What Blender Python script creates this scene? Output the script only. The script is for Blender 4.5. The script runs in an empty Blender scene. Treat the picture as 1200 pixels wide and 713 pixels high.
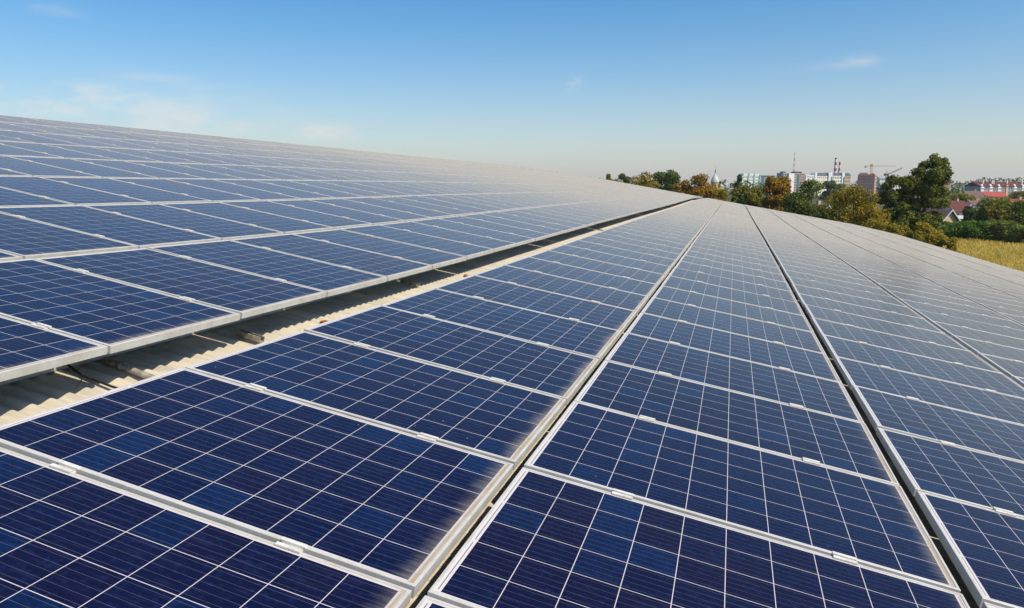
import bpy, math, random
import numpy as np
from mathutils import Matrix, Vector

random.seed(7)
RNG = np.random.default_rng(11)
SC = bpy.context.scene
COL = SC.collection
RAD = math.radians

# ------------------------------------------------------------------ frames of reference
# roof frame: x down the slope, y along the building, z off the panel surface (metres)
R_CP = np.array([[0.943, 0.2861, 0.1701], [0.2189, -0.1482, -0.9644], [-0.2507, 0.9467, -0.2024]])
U_, _, V_ = np.linalg.svd(R_CP)
R_CP = U_ @ V_
C_P = np.array([0.6092, -1.7765, 1.2463])
FPX, CX, CY, HOR = 861.58, 600.0, 356.5, 221.6
up = R_CP.T @ np.array([0, -FPX, -(CY - HOR)])
yw = np.array([0.0, 1.0, 0.0])
up = up - yw * (up @ yw)
up /= np.linalg.norm(up)
xw = np.cross(yw, up)
M3 = np.stack([xw, yw, up])                 # roof frame -> world
CAM_H = 9.0
OFF = np.array([0, 0, CAM_H - (M3 @ C_P)[2]])
MW = Matrix([list(M3[i]) + [OFF[i]] for i in range(3)] + [[0, 0, 0, 1]])
CAM = M3 @ C_P + OFF
R_CW = R_CP @ M3.T                          # world -> camera (x right, y down, z forward)
RIGHT = R_CW[0].copy(); RIGHT[2] = 0; RIGHT /= np.linalg.norm(RIGHT)
FWD = R_CW[2].copy(); FWD[2] = 0; FWD /= np.linalg.norm(FWD)
FH = FPX / math.cos(math.atan((CY - HOR) / FPX))
YAW0 = math.atan2(RIGHT[1], RIGHT[0])


def at(px, d, z=0.0):
    """world point d metres ahead in the compass direction px"""
    p = CAM + FWD * d + RIGHT * ((px - CX) * d / FH)
    return np.array([p[0], p[1], z])


def zat(py, d):
    return CAM_H + (HOR - py) * d / FH


KN = [-10, 0, 4, 8, 14, 22, 35, 55, 90]
KZ = [0, 0, -0.0162, -0.0082, 0.0215, 0.0395, 0.0412, 0.1204, -0.2028]


def zc(y):
    return np.interp(y, KN, KZ)


def sm(y):                                   # smoothed sag profile of the roof
    return (zc(y - 1.5) + 2 * zc(y) + zc(y + 1.5)) / 4


# ------------------------------------------------------------------ object helpers
def tag(o, label=None, cat=None, group=None, kind=None):
    if label: o['label'] = label
    if cat: o['category'] = cat
    if group: o['group'] = group
    if kind: o['kind'] = kind
    return o


def empty(name, loc=(0, 0, 0), rz=0.0):
    o = bpy.data.objects.new(name, None)
    COL.objects.link(o)
    o.empty_display_size = 0.2
    o.location = loc
    o.rotation_euler = (0, 0, rz)
    return o


def mesh_from(name, V, F, mats, mi=None, smooth=False):
    me = bpy.data.meshes.new(name)
    me.from_pydata([tuple(map(float, v)) for v in V], [], [tuple(map(int, f)) for f in F])
    for m in (mats if isinstance(mats, (list, tuple)) else [mats]):
        me.materials.append(m)
    if mi is not None:
        me.polygons.foreach_set('material_index', list(map(int, mi)))
    if smooth:
        me.polygons.foreach_set('use_smooth', [True] * len(F))
    me.update()
    return me


def quads_mesh(name, V, mat):
    """fast mesh: V is (n,4,3) independent quads"""
    n = V.shape[0]
    me = bpy.data.meshes.new(name)
    me.vertices.add(n * 4)
    me.vertices.foreach_set('co', V.reshape(-1).astype(np.float32))
    me.loops.add(n * 4)
    me.loops.foreach_set('vertex_index', np.arange(n * 4, dtype=np.int32))
    me.polygons.add(n)
    me.polygons.foreach_set('loop_start', np.arange(0, n * 4, 4, dtype=np.int32))
    me.update(calc_edges=True)
    me.materials.append(mat)
    return me


def link(name, me, parent=None):
    o = bpy.data.objects.new(name, me)
    COL.objects.link(o)
    if parent is not None:
        o.parent = parent
    return o


class MB:
    def __init__(self):
        self.V, self.F = [], []

    def add(self, V, F):
        b = len(self.V)
        self.V += [tuple(v) for v in V]
        self.F += [tuple(i + b for i in f) for f in F]
        return self

    def box(self, x0, y0, z0, x1, y1, z1):
        return self.add([(x0, y0, z0), (x1, y0, z0), (x1, y1, z0), (x0, y1, z0), (x0, y0, z1), (x1, y0, z1), (x1, y1, z1), (x0, y1, z1)],
                        [(0, 3, 2, 1), (4, 5, 6, 7), (0, 1, 5, 4), (1, 2, 6, 5), (2, 3, 7, 6), (3, 0, 4, 7)])

    def bbox(self, x0, y0, z0, x1, y1, z1, b):
        """box with chamfered upper edges"""
        V = [(x0, y0, z0), (x1, y0, z0), (x1, y1, z0), (x0, y1, z0),
             (x0, y0, z1 - b), (x1, y0, z1 - b), (x1, y1, z1 - b), (x0, y1, z1 - b),
             (x0 + b, y0 + b, z1), (x1 - b, y0 + b, z1), (x1 - b, y1 - b, z1), (x0 + b, y1 - b, z1)]
        F = [(0, 3, 2, 1), (8, 9, 10, 11)]
        for i in range(4):
            j = (i + 1) % 4
            F += [(i, j, j + 4, i + 4), (i + 4, j + 4, j + 8, i + 8)]
        return self.add(V, F)

    def tube(self, pts, radii, n=8, cap=True):
        pts = [np.array(p, float) for p in pts]
        rings = []
        for i, p in enumerate(pts):
            t = pts[min(i + 1, len(pts) - 1)] - pts[max(i - 1, 0)]
            t = t / (np.linalg.norm(t) + 1e-9)
            a = np.cross(t, (0, 0, 1.0)) if abs(t[2]) < .9 else np.cross(t, (1.0, 0, 0))
            a /= np.linalg.norm(a)
            b = np.cross(t, a)
            r = radii[i] if hasattr(radii, '__len__') else radii
            rings.append([p + r * (math.cos(2 * math.pi * k / n) * a + math.sin(2 * math.pi * k / n) * b) for k in range(n)])
        V = [v for r in rings for v in r]
        F = [(i * n + k, i * n + (k + 1) % n, (i + 1) * n + (k + 1) % n, (i + 1) * n + k) for i in range(len(pts) - 1) for k in range(n)]
        if cap:
            F += [tuple(range(n - 1, -1, -1)), tuple((len(pts) - 1) * n + k for k in range(n))]
        return self.add(V, F)

    def lathe(self, prof, n=16, c=(0, 0)):
        V = [(c[0] + r * math.cos(2 * math.pi * k / n), c[1] + r * math.sin(2 * math.pi * k / n), z) for r, z in prof for k in range(n)]
        F = [(i * n + k, i * n + (k + 1) % n, (i + 1) * n + (k + 1) % n, (i + 1) * n + k) for i in range(len(prof) - 1) for k in range(n)]
        return self.add(V, F)

    def build(self, name, mat, parent=None, smooth=False):
        return link(name, mesh_from(name, self.V, self.F, mat, smooth=smooth), parent)


# ------------------------------------------------------------------ materials
def new_mat(name):
    m = bpy.data.materials.new(name)
    m.use_nodes = True
    nt = m.node_tree
    nt.nodes.clear()
    return m, nt


class NG:
    def __init__(self, nt):
        self.nt = nt

    def n(self, t, **kw):
        nd = self.nt.nodes.new(t)
        for k, v in kw.items():
            setattr(nd, k, v)
        return nd

    def put(self, sock, v):
        if hasattr(v, 'is_linked') or hasattr(v, 'links'):
            self.nt.links.new(v, sock)
        else:
            sock.default_value = v

    def math(self, op, a, b=None, c=None, clamp=False):
        nd = self.n('ShaderNodeMath', operation=op, use_clamp=clamp)
        self.put(nd.inputs[0], a)
        if b is not None: self.put(nd.inputs[1], b)
        if c is not None: self.put(nd.inputs[2], c)
        return nd.outputs[0]

    def mix(self, f, a, b, blend='MIX'):
        nd = self.n('ShaderNodeMix', data_type='RGBA', blend_type=blend)
        self.put(nd.inputs[0], f)
        for s, v in ((nd.inputs[6], a), (nd.inputs[7], b)):
            if isinstance(v, tuple): v = (*v[:3], 1)
            self.put(s, v)
        return nd.outputs[2]

    def step(self, v, a, b):
        nd = self.n('ShaderNodeMapRange', interpolation_type='SMOOTHSTEP')
        self.put(nd.inputs[0], v); self.put(nd.inputs[1], a); self.put(nd.inputs[2], b)
        return nd.outputs[0]

    def noise(self, vec, scale, detail=3, rough=.5, out=0):
        nd = self.n('ShaderNodeTexNoise')
        if vec is not None: self.nt.links.new(vec, nd.inputs['Vector'])
        nd.inputs['Scale'].default_value = scale
        nd.inputs['Detail'].default_value = detail
        nd.inputs['Roughness'].default_value = rough
        return nd.outputs[out]

    def comb(self, x, y, z=0.0):
        nd = self.n('ShaderNodeCombineXYZ')
        self.put(nd.inputs[0], x); self.put(nd.inputs[1], y); self.put(nd.inputs[2], z)
        return nd.outputs[0]

    def bsdf(self, col, rough=.6, metal=0.0, normal=None, ior=1.45, spec=.5):
        nd = self.n('ShaderNodeBsdfPrincipled')
        self.put(nd.inputs['Base Color'], (*col[:3], 1) if isinstance(col, tuple) else col)
        self.put(nd.inputs['Roughness'], rough)
        self.put(nd.inputs['Metallic'], metal)
        nd.inputs['IOR'].default_value = ior
        nd.inputs['Specular IOR Level'].default_value = spec
        if normal is not None: self.nt.links.new(normal, nd.inputs['Normal'])
        return nd.outputs[0]

    def out(self, sh):
        o = self.n('ShaderNodeOutputMaterial')
        self.nt.links.new(sh, o.inputs[0])


def plain(name, col, rough=.8, metal=0.0, var=.25, scale=1.5, col2=None):
    """base colour broken up by two octaves of noise"""
    m, nt = new_mat(name)
    g = NG(nt)
    tc = g.n('ShaderNodeTexCoord').outputs['Object']
    n1 = g.noise(tc, scale, 5, .6)
    c2 = col2 or tuple(c * (1 - var) for c in col)
    c = g.mix(g.step(n1, .35, .7), col, c2)
    g.out(g.bsdf(c, rough, metal))
    return m


DUST = (0.40, 0.345, 0.27)


def make_glass():
    m, nt = new_mat('panel_glass')
    g = NG(nt)
    uv = g.n('ShaderNodeUVMap', uv_map='panel').outputs[0]
    sep = g.n('ShaderNodeSeparateXYZ'); nt.links.new(uv, sep.inputs[0])
    x, y = sep.outputs[0], sep.outputs[1]
    pid = g.math('ADD', g.n('ShaderNodeAttribute', attribute_name='pid').outputs['Fac'], g.n('ShaderNodeObjectInfo').outputs['Random'])
    pitch, gap = 0.159, 0.0026
    cu = g.math('DIVIDE', g.math('ADD', x, 5 * pitch), pitch)
    cv = g.math('DIVIDE', g.math('ADD', y, 3 * pitch), pitch)
    iu, iv = g.math('FLOOR', cu), g.math('FLOOR', cv)
    fu, fv = g.math('FRACT', cu), g.math('FRACT', cv)
    h = gap / 2 / pitch
    du = g.math('MINIMUM', fu, g.math('SUBTRACT', 1.0, fu))
    dv = g.math('MINIMUM', fv, g.math('SUBTRACT', 1.0, fv))
    line = g.math('LESS_THAN', g.math('MINIMUM', du, dv), h)
    mar = g.math('MAXIMUM', g.math('GREATER_THAN', g.math('ABSOLUTE', x), 5 * pitch - .0015), g.math('GREATER_THAN', g.math('ABSOLUTE', y), 3 * pitch - .0015))
    white = g.math('MAXIMUM', line, mar)
    # string ribbon in the end margins: two-cell dashes
    ax = g.math('ABSOLUTE', x)
    rib = g.math('MULTIPLY', g.math('GREATER_THAN', ax, .8025), g.math('LESS_THAN', ax, .8065))
    f2 = g.math('FRACT', g.math('MULTIPLY', cv, .5))
    rib = g.math('MULTIPLY', rib, g.math('LESS_THAN', g.math('ABSOLUTE', g.math('SUBTRACT', f2, .5)), .47))
    # cell colour: differs from cell to cell and panel to panel
    wn = g.n('ShaderNodeTexWhiteNoise', noise_dimensions='3D')
    nt.links.new(g.comb(iu, iv, g.math('MULTIPLY', pid, 517.0)), wn.inputs['Vector'])
    wsep = g.n('ShaderNodeSeparateColor'); nt.links.new(wn.outputs['Color'], wsep.inputs[0])
    wp = g.n('ShaderNodeTexWhiteNoise', noise_dimensions='1D')
    nt.links.new(g.math('MULTIPLY', pid, 91.7), wp.inputs['W'])
    wps = g.n('ShaderNodeSeparateColor'); nt.links.new(wp.outputs['Color'], wps.inputs[0])
    lean = g.math('ADD', g.math('MULTIPLY', wsep.outputs[0], .55), g.math('SUBTRACT', g.math('MULTIPLY', wps.outputs[1], .9), .22), clamp=True)
    c = g.mix(lean, (.0016, .0066, .046), (.0066, .0030, .026))
    c = g.mix(g.step(wsep.outputs[1], .7, 1.0), c, (.002, .018, .080))
    c = g.mix(g.math('MULTIPLY', wps.outputs[2], .45), c, (.0022, .0095, .052))
    pvec = g.comb(g.math('ADD', x, g.math('MULTIPLY', pid, 37.0)), y, g.math('MULTIPLY', pid, 11.0))
    vor = g.n('ShaderNodeTexVoronoi'); vor.inputs['Scale'].default_value = 75
    nt.links.new(pvec, vor.inputs['Vector'])
    vs = g.n('ShaderNodeSeparateColor'); nt.links.new(vor.outputs['Color'], vs.inputs[0])
    c = g.mix(g.math('MULTIPLY', vs.outputs[0], .55), c, (.002, .004, .018))
    c = g.mix(g.math('MULTIPLY', g.step(vs.outputs[1], .75, 1.0), .35), c, (.010, .022, .085))
    # five thin busbars a cell, along the strings
    bb = g.math('ABSOLUTE', g.math('SUBTRACT', g.math('FRACT', g.math('MULTIPLY', fv, 5.0)), .5))
    c = g.mix(g.math('MULTIPLY', g.math('LESS_THAN', bb, .0185), .26), c, (.30, .30, .34))
    # fine streaks running with the long edge
    svec = g.comb(g.math('MULTIPLY', g.math('ADD', x, g.math('MULTIPLY', pid, 31.0)), 9.0), g.math('MULTIPLY', y, 110.0), pid)
    st = g.step(g.noise(svec, 1.0, 2, .6), .5, .8)
    c = g.mix(g.math('MULTIPLY', st, .45), c, (.022, .03, .08))
    c = g.mix(white, c, (.62, .58, .58))
    c = g.mix(rib, c, (.22, .22, .25))
    # dirt that the rain leaves along the lower edge, and a thin uneven film
    n1 = g.noise(pvec, 3.2, 4, .6)
    n2 = g.noise(pvec, 28.0, 3, .6)
    evec = g.comb(g.math('MULTIPLY', x, 5.0), g.math('ADD', g.math('MULTIPLY', y, 55.0), g.math('MULTIPLY', pid, 23.0)), pid)
    en = g.noise(evec, 1.0, 5, .7)
    el_ = g.noise(g.comb(0.0, g.math('ADD', g.math('MULTIPLY', y, 2.6), g.math('MULTIPLY', pid, 57.0)), pid), 1.0, 2, .5)
    ex = g.math('ADD', x, g.math('ADD', g.math('MULTIPLY', g.math('SUBTRACT', en, .5), .13), g.math('MULTIPLY', g.math('SUBTRACT', el_, .55), .11)))
    how = g.math('ADD', .22, g.math('MULTIPLY', wp.outputs[0], .30))
    soft = g.math('MULTIPLY', g.math('MULTIPLY', g.math('POWER', g.step(ex, .70, .83), 1.8), how), g.math('ADD', .55, g.math('MULTIPLY', n2, .9)))
    # the rim of mud by the frame, broken here and there, and old run-off marks
    rim = g.math('MULTIPLY', g.step(g.math('ADD', x, g.math('MULTIPLY', g.math('SUBTRACT', n2, .5), .012)), .788, .806), g.math('ADD', .35, g.math('MULTIPLY', g.step(el_, .3, .7), .4)))
    runv = g.comb(g.math('MULTIPLY', x, 1.3), g.math('ADD', g.math('MULTIPLY', y, 22.0), g.math('MULTIPLY', pid, 71.0)), pid)
    run = g.math('MULTIPLY', g.step(g.noise(runv, 1.0, 3, .55), .62, .80), .055)
    edge = g.math('ADD', g.math('ADD', soft, rim), run, clamp=True)
    ey = g.math('ABSOLUTE', y)
    edge2 = g.math('MULTIPLY', g.step(g.math('ADD', ey, g.math('MULTIPLY', n2, .012)), .478, .492), .35)
    spk = g.n('ShaderNodeTexVoronoi'); spk.inputs['Scale'].default_value = 13
    nt.links.new(pvec, spk.inputs['Vector'])
    ss = g.n('ShaderNodeSeparateColor'); nt.links.new(spk.outputs['Color'], ss.inputs[0])
    speck = g.math('MULTIPLY', g.math('LESS_THAN', spk.outputs['Distance'], g.math('MULTIPLY', ss.outputs[2], .055)), g.math('GREATER_THAN', ss.outputs[0], .80))
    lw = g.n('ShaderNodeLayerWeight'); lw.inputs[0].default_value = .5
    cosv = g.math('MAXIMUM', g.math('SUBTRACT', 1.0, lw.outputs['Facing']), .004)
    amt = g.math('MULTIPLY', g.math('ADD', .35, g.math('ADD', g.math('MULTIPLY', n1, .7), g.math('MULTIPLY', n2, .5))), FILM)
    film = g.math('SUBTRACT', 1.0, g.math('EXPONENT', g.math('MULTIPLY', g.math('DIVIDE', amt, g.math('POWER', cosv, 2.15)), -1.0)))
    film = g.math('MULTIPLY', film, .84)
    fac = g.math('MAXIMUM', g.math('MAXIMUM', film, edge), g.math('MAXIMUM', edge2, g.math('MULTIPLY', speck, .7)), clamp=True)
    dcol = g.mix(g.math('MAXIMUM', rim, edge2), (.43, .395, .335), g.mix(n2, (.40, .29, .175), (.25, .18, .11)))
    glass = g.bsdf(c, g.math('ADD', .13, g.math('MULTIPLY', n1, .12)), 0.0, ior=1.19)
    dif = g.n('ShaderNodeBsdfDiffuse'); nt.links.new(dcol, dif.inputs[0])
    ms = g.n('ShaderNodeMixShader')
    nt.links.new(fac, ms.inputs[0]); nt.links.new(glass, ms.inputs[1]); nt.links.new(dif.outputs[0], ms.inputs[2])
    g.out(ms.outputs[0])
    return m


FILM = 0.0019


def make_frame_mat():
    m, nt = new_mat('anodised_frame')
    g = NG(nt)
    ge = g.n('ShaderNodeNewGeometry')
    n1 = g.noise(ge.outputs['Position'], 9, 4, .6)
    n2 = g.noise(ge.outputs['Position'], 60, 3, .6)
    c = g.mix(g.step(n1, .3, .75), (.63, .62, .585), (.52, .50, .44))
    c = g.mix(g.math('MULTIPLY', g.step(n2, .5, .8), .35), c, (.40, .33, .24))
    g.out(g.bsdf(c, .5, .12))
    return m


def make_roof_mat():
    m, nt = new_mat('fibre_cement')
    g = NG(nt)
    tc = g.n('ShaderNodeTexCoord').outputs['Object']
    sep = g.n('ShaderNodeSeparateXYZ'); nt.links.new(tc, sep.inputs[0])
    v = g.comb(g.math('MULTIPLY', sep.outputs[0], 3.0), g.math('MULTIPLY', sep.outputs[1], 30.0), 0.0)
    st = g.noise(v, 1.0, 4, .6)
    bl = g.noise(tc, 5.0, 5, .65)
    c = g.mix(g.step(st, .3, .7), (.61, .555, .45), (.46, .43, .355))
    c = g.mix(g.math('MULTIPLY', g.step(bl, .52, .75), .5), c, (.27, .26, .21))
    fi = g.noise(tc, 140, 3, .7)
    c = g.mix(g.math('MULTIPLY', g.step(fi, .5, .75), .25), c, (.66, .6, .48))
    bp = g.n('ShaderNodeBump'); bp.inputs['Strength'].default_value = .25; bp.inputs['Distance'].default_value = .004
    nt.links.new(fi, bp.inputs['Height'])
    g.out(g.bsdf(c, .9, 0.0, bp.outputs[0], spec=.25))
    return m


def leaf_mat(name, cols, trans=.42):
    """leaf colours of one tree: every leaf its own tint, clumps leaning to one tint"""
    m, nt = new_mat(name)
    g = NG(nt)
    ge = g.n('ShaderNodeNewGeometry')
    r = ge.outputs['Random Per Island']
    nz = g.noise(ge.outputs['Position'], .55, 2, .5)
    t = g.math('ADD', g.math('MULTIPLY', r, .5), g.math('MULTIPLY', g.step(nz, .3, .7), .5), clamp=True)
    cr = g.n('ShaderNodeValToRGB')
    e = cr.color_ramp.elements
    while len(e) < len(cols): e.new(.5)
    for i, c in enumerate(cols):
        e[i].position = i / max(1, len(cols) - 1)
        e[i].color = (*c, 1)
    nt.links.new(t, cr.inputs[0])
    d = g.bsdf(cr.outputs[0], .65, 0.0, spec=.3)
    tr = g.n('ShaderNodeBsdfTranslucent'); nt.links.new(g.mix(.5, cr.outputs[0], (.16, .18, .02)), tr.inputs[0])
    ms = g.n('ShaderNodeMixShader'); ms.inputs[0].default_value = trans
    nt.links.new(d, ms.inputs[1]); nt.links.new(tr.outputs[0], ms.inputs[2])
    g.out(ms.outputs[0])
    return m


M_GLASS = make_glass()
M_FRAME = make_frame_mat()
M_ROOF = make_roof_mat()
M_STEEL = plain('galvanised_steel', (.78, .76, .70), .5, .05, .25, 30)
M_TUBE = plain('weathered_steel', (.46, .41, .34), .5, .3, .5, 25)
M_WALLSHEET = plain('painted_wall', (.5, .5, .48), .7, 0, .2, .8)
M_DARK = plain('dark_hollow', (.02, .02, .018), .8)
M_BARK = plain('bark', (.10, .075, .05), .95, 0, .5, 6)
M_LEAFDRY = plain('dry_leaf', (.34, .10, .02), .8, 0, .5, 40)
M_STALK = plain('dry_stalk', (.30, .23, .12), .9, 0, .5, 60)
M_SHADOW_LINE = plain('shadow_line_black', (.015, .015, .016), .6, 0, .3, 20)

# ------------------------------------------------------------------ solar panels
W, D_, TH = 1.65, 0.992, 0.040
P = 1.012
FACE_OFF = (P - D_) / 2


def ring(dx, dy, z):
    return [(-dx, -dy, z), (dx, -dy, z), (dx, dy, z), (-dx, dy, z)]


def frame_geo(top_only=False):
    hw, hd = W / 2, D_ / 2
    rings = [ring(hw - .028, hd - .028, -TH), ring(hw, hd, -TH), ring(hw, hd, -.0012), ring(hw - .0012, hd - .0012, 0), ring(hw - .0105, hd - .0105, 0), ring(hw - .0115, hd - .0115, -.006)]
    V = [v for r in rings for v in r]
    F = []
    for i in range(len(rings) - 1):
        for k in range(4):
            j = (k + 1) % 4
            F.append((i * 4 + k, i * 4 + j, (i + 1) * 4 + j, (i + 1) * 4 + k))
    return V, F


GX, GY, GZ = W / 2 - .0105, D_ / 2 - .0105, -.0022
glass_V = ring(GX, GY, GZ)
fV, fF = frame_geo()
ME_FRAME = mesh_from('frame', fV, fF, M_FRAME)
ME_GLASS = mesh_from('glass', glass_V, [(0, 1, 2, 3)], M_GLASS)
uvl = ME_GLASS.uv_layers.new(name='panel')
for li, v in enumerate(glass_V):
    uvl.data[li].uv = (v[0], v[1])


def clamp_mesh():
    b = MB()
    g = (P - D_) / 2
    b.bbox(-.042, -g - .013, .0004, .042, -g - .0004 + .0025, .0065, .001)
    b.bbox(-.042, g - .0025, .0004, .042, g + .013, .0065, .001)
    b.box(-.037, -g + .0025, -.011, .037, g - .0025, -.008)
    b.box(-.037, -g + .0006, -.011, .037, -g + .0024, .0002)
    b.box(-.037, g - .0024, -.011, .037, g - .0006, .0002)
    return mesh_from('clamp', b.V, b.F, M_STEEL)


def bolt_mesh():
    b = MB()
    b.lathe([(.0001, -.0005), (.0028, -.0005), (.0028, .0008), (.0058, .0008), (.0065, -.001), (.0065, -.0079)], 10)
    return mesh_from('bolt', b.V, b.F, M_BOLT)


M_BOLT = plain('bolt_steel', (.40, .33, .24), .5, .4, .4, 40)
ME_CLAMP = clamp_mesh()
ME_BOLT = bolt_mesh()

Y0_ROW, N_ROW = -3, 73


def columns():
    """(side, ordinal, x of the upper edge)"""
    cols = []
    cols.append(('right', 1, -W))
    for k in range(7):
        cols.append(('right', 2 + k, .0388 + k * (W + .0700)))
    for k in range(8):
        cols.append(('left', 1 + k, -W - .4342 - W - k * (W + .071)))
    return cols


def project(p):                              # roof frame -> 1024 x 608 pixels
    q = R_CP @ (np.asarray(p) - C_P)
    if q[2] < .05: return None
    return (CX + FPX * q[0] / q[2]) * 1024 / 1200, (CY + FPX * q[1] / q[2]) * 608 / 713


def clip_area(poly):
    def clip(poly, f, inter):
        out = []
        for i in range(len(poly)):
            a, b = poly[i - 1], poly[i]
            fa, fb = f(a), f(b)
            if (fa >= 0) != (fb >= 0):
                t = fa / (fa - fb)
                out.append((a[0] + t * (b[0] - a[0]), a[1] + t * (b[1] - a[1])))
            if fb >= 0: out.append(b)
        return out
    for f in (lambda p: p[0], lambda p: 1024 - p[0], lambda p: p[1], lambda p: 608 - p[1]):
        poly = clip(poly, f, None)
        if len(poly) < 3: return 0
    return abs(sum(poly[i - 1][0] * poly[i][1] - poly[i][0] * poly[i - 1][1] for i in range(len(poly)))) / 2


ONES = ['', 'first', 'second', 'third', 'fourth', 'fifth', 'sixth', 'seventh', 'eighth', 'ninth', 'tenth', 'eleventh', 'twelfth', 'thirteenth',
        'fourteenth', 'fifteenth', 'sixteenth', 'seventeenth', 'eighteenth', 'nineteenth']
TENS = {2: ('twentieth', 'twenty'), 3: ('thirtieth', 'thirty'), 4: ('fortieth', 'forty'), 5: ('fiftieth', 'fifty'), 6: ('sixtieth', 'sixty'), 7: ('seventieth', 'seventy')}


def ordinal(n):
    if n < 20: return ONES[n]
    t, o = divmod(n, 10)
    return TENS[t][0] if o == 0 else TENS[t][1] + '-' + ONES[o]


panels = []
for side, ci, x0 in columns():
    for j in range(Y0_ROW, N_ROW):
        y0 = j * P + FACE_OFF
        c = [(x0, y0), (x0 + W, y0), (x0 + W, y0 + D_), (x0, y0 + D_)]
        # clip against a plane just ahead of the camera, then against the frame
        dense = []
        for i in range(4):
            a, b = np.array(c[i]), np.array(c[(i + 1) % 4])
            for t in np.linspace(0, 1, 12, endpoint=False):
                p = a + t * (b - a)
                q = project((p[0], p[1], float(sm(p[1]))))
                if q: dense.append(q)
        area = clip_area(dense) if len(dense) > 2 else 0
        panels.append(dict(side=side, ci=ci, x0=x0, j=j, area=area))
rank = sorted(panels, key=lambda d: -d['area'])
for i, d in enumerate(rank):
    d['own'] = i < 300 and d['area'] > 4
    d['rank'] = i
for key in {(d['side'], d['ci']) for d in panels}:
    vis = sorted([d for d in panels if (d['side'], d['ci']) == key and d['area'] > 40], key=lambda d: d['j'])
    for k, d in enumerate(vis):
        d['nth'] = k + 1


def panel_matrix(d):
    yc = d['j'] * P + P / 2
    za, zb = float(sm(yc - P / 2)), float(sm(yc + P / 2))
    r = random.Random(hash((d['side'] == 'left', d['ci'], d['j'])) & 0xffff)
    rx = math.atan2(zb - za, P) + RAD(r.gauss(0, .11))
    ry = RAD(r.gauss(0, .11))
    return Matrix.Translation((d['x0'] + W / 2 + r.gauss(0, .0012), yc, (za + zb) / 2 + r.gauss(0, .001))) @ Matrix.Rotation(rx, 4, 'X') @ Matrix.Rotation(ry, 4, 'Y')


def copy_of(o, parent):
    c = o.copy()
    COL.objects.link(c)
    c.parent = parent
    return c


def make_panel():
    root = empty('solar_panel')
    for nm, me in (('frame', ME_FRAME), ('glass', ME_GLASS)):
        link(nm, me, root).location = (0, 0, TH)
    for sx in (-.425, .425):
        link('clamp', ME_CLAMP, root).location = (sx, P / 2, TH)
    return root


proto = make_panel()
kids = list(proto.children)
SIDEW = {'left': 'left', 'right': 'right'}
first = True
own = [d for d in panels if d['own']]
for d in own:
    if first:
        root = proto
        first = False
    else:
        root = proto.copy()
        COL.objects.link(root)
        for k in kids:
            c = copy_of(k, root)
            if k.name.startswith('clamp'):
                c.location.x += random.gauss(0, .012)
                if d['rank'] < 90: link('bolt', ME_BOLT, c)
    root.matrix_world = MW @ panel_matrix(d) @ Matrix.Translation((0, 0, -TH))
    near = d['nth'] <= 4 and d['side'] == 'right' and d['ci'] <= 3
    look = 'deep navy' if near else ('violet blue' if d['side'] == 'left' else 'dusty blue')
    tag(root, f"{look} solar panel, {ordinal(d['nth'])} from the camera, {ordinal(d['ci'])} column {d['side']} of the corrugated gap",
        'solar panel', 'solar panels laid in columns on the roof')

# everything farther off than those three hundred: one field
fv, ff, fm, uvs, pids = [], [], [], [], []
npf = len(fV)
FVa = np.array(fV); GVa = np.array(glass_V)
b = 0
cl = ME_CLAMP
cV = np.array([v.co[:] for v in cl.vertices]); cF = [tuple(p.vertices) for p in cl.polygons]
for d in panels:
    if d['own'] or d['j'] < 0 and d['area'] == 0: continue
    mt = np.array(panel_matrix(d))
    tr = lambda A: A @ mt[:3, :3].T + mt[:3, 3]
    pid = random.random()
    fv.append(tr(FVa)); ff += [tuple(i + b for i in f) for f in fF]; fm += [0] * len(fF); uvs += [(0, 0)] * (4 * len(fF)); pids += [pid] * len(fF); b += npf
    fv.append(tr(GVa)); ff.append((b, b + 1, b + 2, b + 3)); fm.append(1); uvs += [(v[0], v[1]) for v in glass_V]; pids.append(pid); b += 4
    for sx in (-.425, .425):
        fv.append(tr(cV + np.array([sx, P / 2, 0])))
        for f in cF:
            ff.append(tuple(i + b for i in f)); fm.append(2); uvs += [(0, 0)] * len(f); pids.append(pid)
        b += len(cV)
me = mesh_from('far_solar_panels', np.concatenate(fv), ff, [M_FRAME, M_GLASS, M_STEEL], fm)
ul = me.uv_layers.new(name='panel')
ul.data.foreach_set('uv', np.array(uvs, np.float32).reshape(-1))
at_ = me.attributes.new('pid', 'FLOAT', 'FACE')
at_.data.foreach_set('value', np.array(pids, np.float32))
o = link('solar_panel_field', me)
o.matrix_world = MW
tag(o, 'pale far part of the solar panel field fading towards the end of the roof', 'solar panels', None, 'stuff')

# ------------------------------------------------------------------ the building under the panels
XR, XL = 12.75, -16.15                       # eave and ridge, roof frame
YB, YF = -5.0, 74.6
ZCREST = -0.235
AMP, WAVE = 0.0115, 0.099


def corrugated(xa, za, xb, zb, seg=10, nx=2):
    ys = np.arange(YB, YF, WAVE / seg)
    zz = ZCREST - AMP + AMP * np.cos(2 * math.pi * ys / WAVE) + np.array([float(sm(v)) for v in ys])
    V, F = [], []
    n = len(ys)
    for i in range(nx):
        t = i / (nx - 1)
        V += [(xa + t * (xb - xa), yv, zv + za + t * (zb - za)) for yv, zv in zip(ys, zz)]
    for i in range(nx - 1):
        for k in range(n - 1):
            F.append((i * n + k, (i + 1) * n + k, (i + 1) * n + k + 1, i * n + k + 1))
    return V, F


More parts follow.
